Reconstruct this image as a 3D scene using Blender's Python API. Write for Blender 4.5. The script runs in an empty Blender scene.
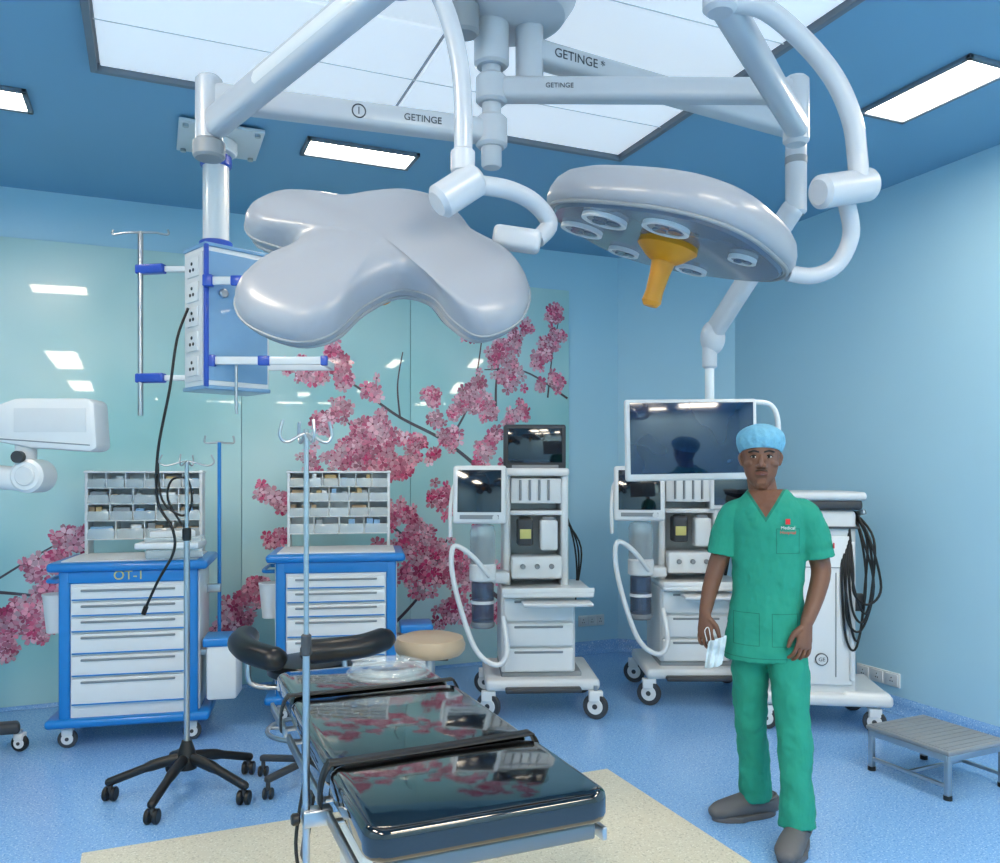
import bpy, bmesh, math, random
from mathutils import Vector, Matrix, noise
random.seed(7)
R=math.radians
TH=R(22.9)
CT,ST=math.cos(TH),math.sin(TH)
def S(x,d): # survey metres (right, ahead of tripod) -> room metres
    return (CT*x+ST*d, -ST*x+CT*d)
def lin(c):
    o=[]
    for v in c:
        v=v/255.0
        o.append(v/12.92 if v<=.04045 else ((v+.055)/1.055)**2.4)
    return (o[0],o[1],o[2],1)
scene=bpy.context.scene
COL=scene.collection

# ------------------------------------------------------------------ materials
def mat(name,rgb,rough=.5,metal=0,coat=0,var=.05,scale=12,bump=0,bscale=60,emit=0,trans=0,alpha=1,spec=.5,stretch=None):
    m=bpy.data.materials.new(name); m.use_nodes=True
    nt=m.node_tree; b=nt.nodes['Principled BSDF']
    c=lin(rgb)
    tc=nt.nodes.new('ShaderNodeTexCoord')
    if var>0:
        n=nt.nodes.new('ShaderNodeTexNoise'); n.inputs['Scale'].default_value=scale; n.inputs['Detail'].default_value=2
        nt.links.new(tc.outputs['Object'],n.inputs['Vector'])
        mx=nt.nodes.new('ShaderNodeMix'); mx.data_type='RGBA'
        mx.inputs[6].default_value=tuple(max(0,v*(1-var)) for v in c[:3])+(1,)
        mx.inputs[7].default_value=tuple(min(1,v*(1+var)) for v in c[:3])+(1,)
        nt.links.new(n.outputs['Fac'],mx.inputs[0])
        nt.links.new(mx.outputs[2],b.inputs['Base Color'])
    else: b.inputs['Base Color'].default_value=c
    b.inputs['Roughness'].default_value=rough
    b.inputs['Metallic'].default_value=metal
    b.inputs['Coat Weight'].default_value=coat
    b.inputs['Coat Roughness'].default_value=.05
    b.inputs['Transmission Weight'].default_value=trans
    b.inputs['Alpha'].default_value=alpha
    b.inputs['Specular IOR Level'].default_value=spec
    if emit:
        b.inputs['Emission Color'].default_value=c
        b.inputs['Emission Strength'].default_value=emit
    if bump:
        n2=nt.nodes.new('ShaderNodeTexNoise'); n2.inputs['Scale'].default_value=bscale; n2.inputs['Detail'].default_value=3
        if stretch:
            mp=nt.nodes.new('ShaderNodeMapping'); mp.inputs['Scale'].default_value=stretch
            nt.links.new(tc.outputs['Object'],mp.inputs['Vector']); nt.links.new(mp.outputs[0],n2.inputs['Vector'])
        else: nt.links.new(tc.outputs['Object'],n2.inputs['Vector'])
        bp=nt.nodes.new('ShaderNodeBump'); bp.inputs['Strength'].default_value=bump; bp.inputs['Distance'].default_value=.02
        nt.links.new(n2.outputs['Fac'],bp.inputs['Height']); nt.links.new(bp.outputs[0],b.inputs['Normal'])
    return m
def speckle(name,base,lo,hi,rough,scale=90):
    m=mat(name,base,rough,var=.03,scale=1.5)
    nt=m.node_tree; b=nt.nodes['Principled BSDF']
    tc=[n for n in nt.nodes if n.type=='TEX_COORD'][0]
    src=b.inputs['Base Color'].links[0].from_socket
    for i,(c,sc,t) in enumerate(((lo,scale,.60),(hi,scale*1.3,.60))):
        n=nt.nodes.new('ShaderNodeTexNoise'); n.inputs['Scale'].default_value=sc; n.inputs['Detail'].default_value=1
        mp=nt.nodes.new('ShaderNodeMapping'); mp.inputs['Location'].default_value=(i*7,i*3,0)
        nt.links.new(tc.outputs['Object'],mp.inputs[0]); nt.links.new(mp.outputs[0],n.inputs['Vector'])
        r=nt.nodes.new('ShaderNodeValToRGB'); r.color_ramp.elements[0].position=t; r.color_ramp.elements[1].position=t+.06
        nt.links.new(n.outputs['Fac'],r.inputs[0])
        x=nt.nodes.new('ShaderNodeMix'); x.data_type='RGBA'
        nt.links.new(r.outputs[0],x.inputs[0]); nt.links.new(src,x.inputs[6]); x.inputs[7].default_value=lin(c)
        src=x.outputs[2]
    nt.links.new(src,b.inputs['Base Color'])
    return m
M={}
M['wall']=mat('wall_paint',(176,217,236),.45,var=.02,scale=1)
M['ceil']=mat('ceiling_paint',(118,168,200),.5,var=.03,scale=1)
M['floor']=speckle('vinyl_blue',(128,176,228),(100,150,212),(176,210,242),.24)
M['cream']=speckle('vinyl_cream',(214,208,188),(188,182,162),(232,228,212),.3)
M['white']=mat('white_enamel',(228,229,230),.32,coat=.3,var=.02)
M['plastic']=mat('offwhite_plastic',(216,218,220),.4,var=.03)
M['lamp']=mat('lamp_housing',(146,150,159),.36,coat=.2,var=.02)
M['armw']=mat('arm_enamel',(186,190,197),.33,coat=.2,var=.02)
M['grey']=mat('grey_plastic',(136,141,146),.45)
M['dgrey']=mat('dark_grey_plastic',(58,61,66),.5)
M['black']=mat('black_rubber',(16,17,19),.45)
M['vinyl']=mat('black_vinyl',(8,9,11),.06,coat=1,bump=.10,bscale=6)
M['pad']=mat('black_upholstery',(20,21,24),.35)
M['screen']=mat('screen_glass',(12,16,26),.08,coat=1)
M['screenb']=mat('screen_blue',(16,38,70),.1,coat=1,var=.3,scale=3)
M['steel']=mat('steel',(186,188,190),.28,metal=1)
M['dsteel']=mat('brushed_steel',(124,130,134),.4,metal=.8)
M['blue']=mat('cart_blue',(20,124,200),.35,coat=.3)
M['dblue']=mat('accent_blue',(38,80,184),.35,coat=.3)
M['lblue']=mat('panel_blue',(122,162,198),.3,coat=.3)
M['yellow']=mat('handle_yellow',(216,140,20),.4)
M['tan']=mat('tan_vinyl',(180,160,136),.4)
M['clear']=mat('clear_acrylic',(222,236,242),.05,alpha=.38,coat=.5)
M['gel']=mat('clear_gel',(214,226,232),.04,alpha=.24,coat=1)
M['smoke']=mat('smoky_acrylic',(70,84,110),.1,alpha=.75,coat=.5)
M['lens']=mat('lens_glass',(96,108,126),.22,coat=.3)
M['brown']=mat('bin_contents',(150,128,100),.6,var=.5,scale=40)
M['amber']=mat('bin_cartons',(188,162,114),.6,var=.3,scale=40)
M['red']=mat('red_mark',(206,40,46),.5)
M['scrub']=mat('scrub_cloth',(28,143,122),.85,var=.08,scale=7,bump=.8,bscale=6,stretch=(2.2,2.2,.9))
M['skin']=mat('skin_brown',(116,79,62),.55,var=.08,scale=25)
M['lip']=mat('lip',(112,66,58),.55)
M['hair']=mat('hair_black',(18,14,13),.7)
M['eye']=mat('eye_white',(225,220,212),.3)
M['cap']=mat('cap_cloth',(116,180,210),.75,var=.18,scale=30,bump=.6,bscale=40)
M['clog']=mat('clog_grey',(92,92,95),.6)
M['mask']=mat('mask_cloth',(204,222,234),.8,bump=.3,bscale=60)
M['paper']=mat('label_dark',(60,66,74),.6)
M['gold']=mat('label_gold',(206,196,120),.5)
M['lightpanel']=mat('diffuser',(226,233,240),.5,var=0,emit=.44)
M['troffer']=mat('troffer_led',(255,240,218),.4,var=0,emit=29)
M['frame']=mat('frame_grey',(112,122,134),.5)
M['seam']=mat('seam',(150,160,170),.5)

# ------------------------------------------------------------------ builders
class Asm:
    def __init__(s,name,loc=(0,0,0),yaw=0):
        s.e=bpy.data.objects.new(name,None); s.e.empty_display_size=.1
        COL.objects.link(s.e); s.e.location=loc; s.e.rotation_euler=(0,0,yaw); s.xf=Matrix.Identity(4)
    def add(s,name,bm,m,smooth=True,ang=38):
        bmesh.ops.recalc_face_normals(bm,faces=bm.faces[:])
        bm.transform(s.xf)
        me=bpy.data.meshes.new(name); bm.to_mesh(me); bm.free()
        o=bpy.data.objects.new(name,me); COL.objects.link(o); o.parent=s.e
        me.materials.append(M[m] if isinstance(m,str) else m)
        if smooth:
            me.shade_smooth()
            try: me.set_sharp_from_angle(angle=R(ang))
            except Exception: pass
        return o
    def box(s,name,c,size,m,b=.006,rz=0,rx=0,ry=0):
        bm=bmesh.new(); bmesh.ops.create_cube(bm,size=1)
        bmesh.ops.scale(bm,vec=size,verts=bm.verts)
        b=min(b,min(size)*.45)
        if b>0: bmesh.ops.bevel(bm,geom=bm.edges[:],offset=b,segments=3,profile=.5,affect='EDGES')
        bm.transform(Matrix.Translation(c)@Matrix.Rotation(rz,4,'Z')@Matrix.Rotation(ry,4,'Y')@Matrix.Rotation(rx,4,'X'))
        return s.add(name,bm,m)
    def cyl(s,name,p0,p1,r,m,r2=None,seg=28,b=.0):
        p0=Vector(p0);p1=Vector(p1); r2=r if r2 is None else r2
        L=(p1-p0).length
        prof=[(0,0),(r-b,0),(r,b),(r2,L-b),(r2-b,L),(0,L)] if b else [(0,0),(r,0),(r2,L),(0,L)]
        return s.lathe(name,prof,m,p0,(p1-p0).normalized(),seg)
    def lathe(s,name,prof,m,loc,axis=(0,0,1),seg=32,ang=38):
        bm=bmesh.new(); rings=[]
        for r,z in prof:
            if r<1e-6: rings.append([bm.verts.new((0,0,z))])
            else: rings.append([bm.verts.new((r*math.cos(2*math.pi*i/seg),r*math.sin(2*math.pi*i/seg),z)) for i in range(seg)])
        for a,b in zip(rings,rings[1:]):
            if len(a)==1 and len(b)==1: continue
            for i in range(seg):
                j=(i+1)%seg
                if len(a)==1: bm.faces.new((a[0],b[j],b[i]))
                elif len(b)==1: bm.faces.new((a[i],a[j],b[0]))
                else: bm.faces.new((a[i],a[j],b[j],b[i]))
        q=Vector(axis).to_track_quat('Z','Y').to_matrix().to_4x4()
        bm.transform(Matrix.Translation(loc)@q)
        return s.add(name,bm,m,ang=ang)
    def tube(s,name,pts,r,m,seg=12,sub=6,closed=False):
        bm=bmesh.new(); sweep(bm,catmull(pts,sub,closed) if sub>1 else [Vector(p) for p in pts],[r],seg,closed=closed)
        return s.add(name,bm,m,ang=60)
    def beam(s,name,p0,p1,w,h,m,b=.012):
        p0=Vector(p0);p1=Vector(p1);d=p1-p0;L=d.length
        x=d.normalized(); y=Vector((0,0,1)).cross(x).normalized(); z=x.cross(y)
        bm=bmesh.new(); bmesh.ops.create_cube(bm,size=1); bmesh.ops.scale(bm,vec=(L,w,h),verts=bm.verts)
        bmesh.ops.bevel(bm,geom=bm.edges[:],offset=min(b,w*.4,h*.4),segments=3,profile=.5,affect='EDGES')
        mt=Matrix((x,y,z)).transposed().to_4x4(); mt.translation=(p0+p1)/2
        bm.transform(mt); return s.add(name,bm,m)
    def prism(s,name,poly,z0,z1,m,b=.004,mt=None):
        bm=bmesh.new(); f=bm.faces.new([bm.verts.new((x,y,z0)) for x,y in poly])
        r=bmesh.ops.extrude_face_region(bm,geom=[f])
        bmesh.ops.translate(bm,vec=(0,0,z1-z0),verts=[v for v in r['geom'] if isinstance(v,bmesh.types.BMVert)])
        if b: bmesh.ops.bevel(bm,geom=bm.edges[:],offset=b,segments=2,profile=.5,affect='EDGES')
        if mt: bm.transform(mt)
        return s.add(name,bm,m)
    def ball(s,name,c,r,m,seg=20,rot=None):
        r=(r,r,r) if not isinstance(r,(tuple,list)) else r
        bm=bmesh.new(); bmesh.ops.create_uvsphere(bm,u_segments=seg,v_segments=seg//2+2,radius=1)
        bm.transform(Matrix.Translation(c)@(rot or Matrix.Identity(4))@Matrix.Diagonal((r[0],r[1],r[2],1)))
        return s.add(name,bm,m,ang=80)
    def text(s,name,body,loc,size,m,rot=(R(90),0,0)):
        cu=bpy.data.curves.new(name,'FONT'); cu.body=body; cu.size=size; cu.extrude=.0008; cu.align_x='CENTER'; cu.align_y='CENTER'
        o=bpy.data.objects.new(name,cu); COL.objects.link(o); o.parent=s.e
        o.matrix_local=s.xf@Matrix.Translation(loc)@(Matrix.Rotation(rot[2],4,'Z')@Matrix.Rotation(rot[1],4,'Y')@Matrix.Rotation(rot[0],4,'X'))
        cu.materials.append(M[m]); return o
def catmull(pts,sub=6,closed=False):
    P=[Vector(p) for p in pts]; n=len(P); out=[]
    rng=range(n if closed else n-1)
    for i in rng:
        if closed: a,b,c,d=P[(i-1)%n],P[i],P[(i+1)%n],P[(i+2)%n]
        else: a,b,c,d=P[max(i-1,0)],P[i],P[i+1],P[min(i+2,n-1)]
        for k in range(sub):
            t=k/sub
            out.append(.5*((2*b)+(c-a)*t+(2*a-5*b+4*c-d)*t*t+(3*b-a-3*c+d)*t**3))
    if not closed: out.append(P[-1])
    return out
def sweep(bm,P,rad,seg=12,side=None,closed=False,round_ends=False):
    P=[Vector(p) for p in P]; n=len(P)
    rad=[(r,r) if not isinstance(r,(tuple,list)) else r for r in rad]
    if len(rad)==1: rad=rad*n
    if round_ends:
        d0=(P[0]-P[1]).normalized(); d1=(P[-1]-P[-2]).normalized()
        a=min(rad[0]); b=min(rad[-1])
        P=[P[0]+d0*a*.9,P[0]+d0*a*.6]+P+[P[-1]+d1*b*.6,P[-1]+d1*b*.9]
        rad=[tuple(v*.4 for v in rad[0]),tuple(v*.8 for v in rad[0])]+rad+[tuple(v*.8 for v in rad[-1]),tuple(v*.4 for v in rad[-1])]
        n=len(P)
    rings=[]; prev=None
    for i in range(n):
        if closed: t=(P[(i+1)%n]-P[i-1]).normalized()
        else: t=(P[min(i+1,n-1)]-P[max(i-1,0)]).normalized()
        if side is not None: u=Vector(side)
        elif prev is None: u=Vector((0,0,1)) if abs(t.z)<.9 else Vector((1,0,0))
        else: u=prev
        u=(u-t*u.dot(t)).normalized(); v=t.cross(u); prev=u
        rings.append([bm.verts.new(P[i]+u*(rad[i][0]*math.cos(2*math.pi*k/seg))+v*(rad[i][1]*math.sin(2*math.pi*k/seg))) for k in range(seg)])
    m=n if closed else n-1
    for i in range(m):
        a=rings[i]; b=rings[(i+1)%n]
        for k in range(seg):
            j=(k+1)%seg; bm.faces.new((a[k],a[j],b[j],b[k]))
    if not closed:
        bm.faces.new(rings[0][::-1]); bm.faces.new(rings[-1])
def caster(a,x,y,r=.05,z=0,wm='grey',ang=0):
    c,s_=math.cos(ang),math.sin(ang)
    a.cyl('caster_wheel',(x-.014*s_,y-.014*c,z+r),(x+.014*s_,y+.014*c,z+r),r,wm,b=.006)
    a.cyl('caster_hub',(x-.018*s_,y-.018*c,z+r),(x+.018*s_,y+.018*c,z+r),r*.62,'white',b=.003)
    a.cyl('caster_axle',(x-.022*s_,y-.022*c,z+r),(x+.022*s_,y+.022*c,z+r),r*.2,'dgrey')
    a.box('caster_fork',(x,y,z+r*1.8),(r*1.1,.05,r*.8),'white',b=.006)
    a.cyl('caster_stem',(x,y,z+r*1.9),(x,y,z+r*2.6),.012,'steel')

def slab(name,c,size,m):
    a=bmesh.new(); bmesh.ops.create_cube(a,size=1); bmesh.ops.scale(a,vec=size,verts=a.verts); bmesh.ops.translate(a,vec=c,verts=a.verts)
    me=bpy.data.meshes.new(name); a.to_mesh(me); a.free(); o=bpy.data.objects.new(name,me); COL.objects.link(o); me.materials.append(M[m]); return o

# ------------------------------------------------------------------ room
H=3.3; UL,UR,VB,VF=-2.6,4.293,6.016,-2.2; CU,CV=3.619,5.343
def wallseg(name,p,q,thick=.1,z0=0,z1=H,m='wall'):
    p=Vector((*p,0));q=Vector((*q,0)); d=(q-p).normalized(); n=Vector((d.y,-d.x,0))*-1
    bm=bmesh.new(); b=[bm.verts.new(v) for v in (p,q,q+n*thick,p+n*thick)]
    f=bm.faces.new(b); r=bmesh.ops.extrude_face_region(bm,geom=[f]); 
    bmesh.ops.translate(bm,vec=(0,0,z1-z0),verts=[v for v in r['geom'] if isinstance(v,bmesh.types.BMVert)])
    bmesh.ops.translate(bm,vec=(0,0,z0),verts=bm.verts); bmesh.ops.recalc_face_normals(bm,faces=bm.faces[:])
    me=bpy.data.meshes.new(name); bm.to_mesh(me); bm.free(); o=bpy.data.objects.new(name,me); COL.objects.link(o); me.materials.append(M[m]); return o
slab('floor',((UL+UR)/2,(VB+VF)/2,-.05),(UR-UL+.2,VB-VF+.2,.1),'floor')
slab('ceiling',((UL+UR)/2,(VB+VF)/2,H+.05),(UR-UL+.2,VB-VF+.2,.1),'ceil')
wallseg('wall_back',(UL,VB),(CU,VB)); wallseg('wall_corner',(CU,VB),(UR,CV)); wallseg('wall_right',(UR,CV),(UR,VF))
wallseg('wall_front',(UR,VF),(UL,VF)); wallseg('wall_left',(UL,VF),(UL,VB))
slab('floor_inlay',(.935,2.3,.0015),(2.37,2.66,.003),'cream')
def cove(name,p,q):
    p=Vector((*p,0));q=Vector((*q,0)); d=(q-p).normalized(); n=Vector((d.y,-d.x,0))
    prof=[(0,.1),(.004,.1),(.004,.05)]+[(.004+.046*(1-math.cos(t*math.pi/10)),.05-.05*math.sin(t*math.pi/10)+.001) for t in range(1,6)]+[(0,.001)]
    bm=bmesh.new()
    A=[bm.verts.new(p+n*a+Vector((0,0,z))) for a,z in prof]; B=[bm.verts.new(q+n*a+Vector((0,0,z))) for a,z in prof]
    for i in range(len(prof)):
        j=(i+1)%len(prof); bm.faces.new((A[i],A[j],B[j],B[i]))
    bmesh.ops.recalc_face_normals(bm,faces=bm.faces[:])
    me=bpy.data.meshes.new(name); bm.to_mesh(me); bm.free(); me.shade_smooth(); o=bpy.data.objects.new(name,me); COL.objects.link(o); me.materials.append(M['floor'])
cove('baseboard_back',(UL,VB),(CU,VB)); cove('baseboard_corner',(CU,VB),(UR,CV)); cove('baseboard_right',(UR,CV),(UR,VF))

a=Asm('laminar_flow_ceiling',(1.104,2.70,H))
W=1.335
for i,(cx,cy,sx,sy) in enumerate(((-W,0,.03,2*W+.03),(W,0,.03,2*W+.03),(0,-W,2*W,.03),(0,W,2*W,.03))):
    a.box('frame_%d'%i,(cx,cy,-.02),(sx,sy,.045),'frame',b=.004)
for ix,(x0,x1) in enumerate(((-W+.015,0),(0,W-.015))):
    ys=[-W+.015,-.45,.45,W-.015]
    for iy in range(3):
        y0,y1=ys[iy],ys[iy+1]
        a.box('diffuser_%d%d'%(ix,iy),((x0+x1)/2,(y0+y1)/2,-.012),(x1-x0-.022,y1-y0-.022,.02),'lightpanel',b=.003)
a.box('backing',(0,0,-.004),(2*W,2*W,.006),'seam',b=0)
for yy in (-.9,0,.9): a.box('divider',(0,yy,-.024),(2*W-.04,.004,.004),'plastic',b=0)
def troffer(u0,u1,v0,v1):
    a=Asm('ceiling_light',((u0+u1)/2,(v0+v1)/2,H)); w=u1-u0; d=v1-v0
    for i,(cx,cy,sx,sy) in enumerate(((-w/2+.012,0,.024,d),(w/2-.012,0,.024,d),(0,-d/2+.012,w,.024),(0,d/2-.012,w,.024))):
        a.box('rim_%d'%i,(cx,cy,-.01),(sx,sy,.02),'frame',b=.003)
    a.box('led_panel',(0,0,-.006),(w-.04,d-.04,.01),'troffer',b=0)
troffer(3.24,3.55,2.48,3.10); troffer(.77,1.40,4.47,4.72); troffer(-1.16,-.54,4.44,4.70)
troffer(3.24,3.55,.2,1.4); troffer(-1.6,-1.0,1.2,2.4); troffer(-1.6,-1.0,-.9,.3); troffer(.6,1.8,-.7,-.1); troffer(2.2,3.4,-1.6,-1.0); troffer(.6,1.8,-1.8,-1.4)  # unseen ceiling panels outside the view, added as extra light for the room

# ------------------------------------------------------------------ mural
def mural():
    a=Asm('cherry_blossom_mural',(0,VB,0))
    m=mat('mural_glass',(166,218,222),.3,coat=.6,var=.01)
    nt=m.node_tree; b=nt.nodes['Principled BSDF']; b.inputs['Coat Roughness'].default_value=.03
    tc=[n for n in nt.nodes if n.type=='TEX_COORD'][0]
    n=nt.nodes.new('ShaderNodeTexNoise'); n.inputs['Scale'].default_value=.8; n.inputs['Detail'].default_value=2
    nt.links.new(tc.outputs['Object'],n.inputs['Vector'])
    r=nt.nodes.new('ShaderNodeValToRGB'); r.color_ramp.elements[0].position=.35; r.color_ramp.elements[0].color=lin((156,210,212)); r.color_ramp.elements[1].position=.68; r.color_ramp.elements[1].color=lin((210,234,232))
    nt.links.new(n.outputs['Fac'],r.inputs[0]); nt.links.new(r.outputs[0],b.inputs['Base Color'])
    edges=[UL+.02,-1.0,.58,1.80,3.146]
    for i in range(4):
        a.box('glass_panel_%d'%i,((edges[i]+edges[i+1])/2,-.012,1.5),(edges[i+1]-edges[i]-.004,.018,2.96),m,b=.002)
    cl=[(3.04,2.78,.13,46),(3.0,2.5,.23,110),(2.9,2.28,.15,46),(2.54,2.36,.25,150),(2.36,2.68,.16,50),(2.68,2.64,.14,30),(1.24,2.28,.20,110),(1.0,2.18,.16,56),
        (2.35,2.08,.24,130),(1.98,2.06,.16,70),(1.45,1.68,.30,250),(1.2,1.47,.28,200),(1.68,1.5,.24,120),(.84,1.2,.18,76),(2.0,1.72,.22,80),(2.2,1.5,.3,150),(2.6,1.85,.22,70),
        (1.92,.85,.33,230),(2.2,.6,.32,170),(1.7,1.15,.24,90),(.58,.5,.24,110),(.75,.75,.16,44),(1.2,.7,.24,70),(-.78,.66,.24,170),(-.5,1.02,.18,90),(-.62,.85,.17,70),(-.3,.66,.12,30),(-1.1,.8,.3,120),(-1.5,1.3,.35,120),(2.8,1.4,.3,100)]
    verts=[];faces=[];cols=[]; k=0
    def flower(u,z,r,shade):
        nonlocal k
        y=-.0215-k*1.4e-6; k+=1
        sq=random.uniform(.55,1); ph=random.uniform(0,6.28); tilt=random.uniform(0,3.14); tone=random.random()**.8
        def tr(x,yy):
            return (u+x*math.cos(tilt)-yy*math.sin(tilt),y,z+x*math.sin(tilt)+yy*math.cos(tilt))
        for p in range(5):
            an=ph+p*2*math.pi/5; c,s_=math.cos(an),math.sin(an)
            base=len(verts)
            for (x,w) in [(.05,0),(.5,.30),(.85,.30),(1.0,.12),(.9,0),(1.0,-.12),(.85,-.30),(.5,-.30)]:
                verts.append(tr((x*c-w*s_)*r,(x*s_+w*c)*r*sq))
            faces.append(list(range(base,base+8)))
            f=shade*random.uniform(.75,1.2); t=min(1,max(0,tone+random.uniform(-.2,.2)))
            c0=lin((255,204,216)); c1=lin((212,42,104))
            cols.append(tuple(min(1,(c0[i]*(1-t)+c1[i]*t)*f) for i in range(3)))
        base=len(verts)
        for q in range(6): verts.append((u+math.cos(q*1.047)*r*.17,y-.7e-6,z+math.sin(q*1.047)*r*.17))
        faces.append(list(range(base,base+6))); cols.append(lin((130,14,58))[:3])
    def branch(p,w0,w1):
        P=catmull([(x,0,z) for x,z in p],8)
        for i in range(len(P)-1):
            w=w0+(w1-w0)*i/len(P); w2=w0+(w1-w0)*(i+1)/len(P)
            d=(P[i+1]-P[i]).normalized(); nn=Vector((-d.z,0,d.x))
            base=len(verts)
            for v in (P[i]-nn*w,P[i+1]-nn*w2,P[i+1]+nn*w2,P[i]+nn*w): verts.append((v.x,-.0213,v.z))
            faces.append([base,base+1,base+2,base+3]); cols.append(lin((70,50,60))[:3])
    for p,w0,w1 in [([(1.0,2.3),(1.35,2.15),(1.7,1.92),(2.1,1.72),(2.5,1.4),(2.9,1.0)],.006,.018),([(2.5,1.9),(2.5,2.2),(2.55,2.5)],.012,.005),([(2.4,2.3),(2.75,2.3),(3.13,2.1)],.004,.010),
        ([(1.72,1.9),(1.70,2.15),(1.74,2.4)],.008,.004),([(2.1,1.72),(2.3,2.1),(2.4,2.7)],.01,.004),([(1.1,1.3),(1.5,1.2),(1.9,.9),(2.4,.6),(2.9,.2)],.006,.02),([(1.3,1.9),(1.5,1.6),(1.6,1.3)],.006,.004),
        ([(1.6,.3),(1.9,.6),(2.1,1.0)],.014,.005),([(-1.8,.5),(-1.2,.75),(-.6,.7),(-.25,.62)],.016,.004),([(-1.0,.75),(-.7,.95),(-.45,1.1)],.008,.004),([(.3,.4),(.7,.55),(1.2,.75)],.006,.01),([(2.95,2.1),(3.0,2.5),(3.08,2.85)],.008,.003)]:
        branch(p,w0,w1)
    for (u,z,r,n_) in cl:
        sub=[(random.gauss(0,r*.5),random.gauss(0,r*.5)) for _ in range(max(3,n_//13))]
        for i in range(n_):
            sx,sz=random.choice(sub)
            uu=u+sx+random.gauss(0,r*.13); zz=z+sz+random.gauss(0,r*.13)
            if uu>3.10 or zz>2.94 or uu<UL+.1: continue
            flower(uu,zz,random.uniform(.034,.056),.58+.52*random.random())
    me=bpy.data.meshes.new('blossom_print'); me.from_pydata(verts,[],faces); 
    at=me.color_attributes.new('Col','FLOAT_COLOR','CORNER'); li=0
    for f,c in zip(faces,cols):
        for _ in f: at.data[li].color=(c[0],c[1],c[2],1); li+=1
    o=bpy.data.objects.new('blossom_print',me); COL.objects.link(o); o.parent=a.e
    mm=mat('blossom_ink',(230,150,190),.3,coat=.6); nt=mm.node_tree; b=nt.nodes['Principled BSDF']
    vc=nt.nodes.new('ShaderNodeVertexColor'); vc.layer_name='Col'; nt.links.new(vc.outputs[0],b.inputs['Base Color']); me.materials.append(mm)
mural()

def sockets(loc,yaw,w,n):
    a=Asm('wall_socket',loc,yaw)
    a.box('plate',(0,-.006,0),(w,.012,.09),'white',b=.004)
    for i in range(n):
        x=(i+.5)/n*w-w/2
        a.box('gang_%d'%i,(x,-.014,0),(w/n*.8,.008,.07),'plastic',b=.002)
        for dx,dz in ((-.008,-.01),(.008,-.01),(0,.012)): a.cyl('pin',(x+dx,-.0195,dz),(x+dx,-.016,dz),.004,'black',seg=10)
sockets((3.36,VB,.27),0,.24,3); sockets((UR,3.93,.2),R(-90),.34,3)

# ------------------------------------------------------------------ surgical lights (survey frame, origin at tripod)
HUB=(-.03,2.92)
def SA(name,x=0,d=0,z=0,yaw=0):
    u,v=S(x,d); return Asm(name,(u,v,z),yaw-TH)
a=SA('light_mount_hub')
hx,hd=HUB
a.lathe('canopy',[(0,0),(.10,0),(.20,.03),(.24,.09),(.25,.19),(.25,.218),(0,.218)],'armw',(.03,2.93,3.08),seg=48)
a.cyl('spindle_upper',(hx,hd,2.93),(hx,hd,3.10),.062,'armw',b=.01)
a.lathe('spindle_lower',[(0,0),(.03,0),(.036,.008),(.036,.1),(.044,.11),(.044,.17),(.034,.18),(.034,.36),(.055,.37),(.055,.40),(0,.40)],'armw',(hx,hd,2.575))
a.cyl('side_spindle',(hx+.135,hd+.03,2.88),(hx+.135,hd+.03,3.10),.05,'armw',b=.01)
a.cyl('side_spindle_cap',(hx-.09,hd-.10,2.99),(hx-.09,hd-.10,3.1),.05,'grey',b=.01)

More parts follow.
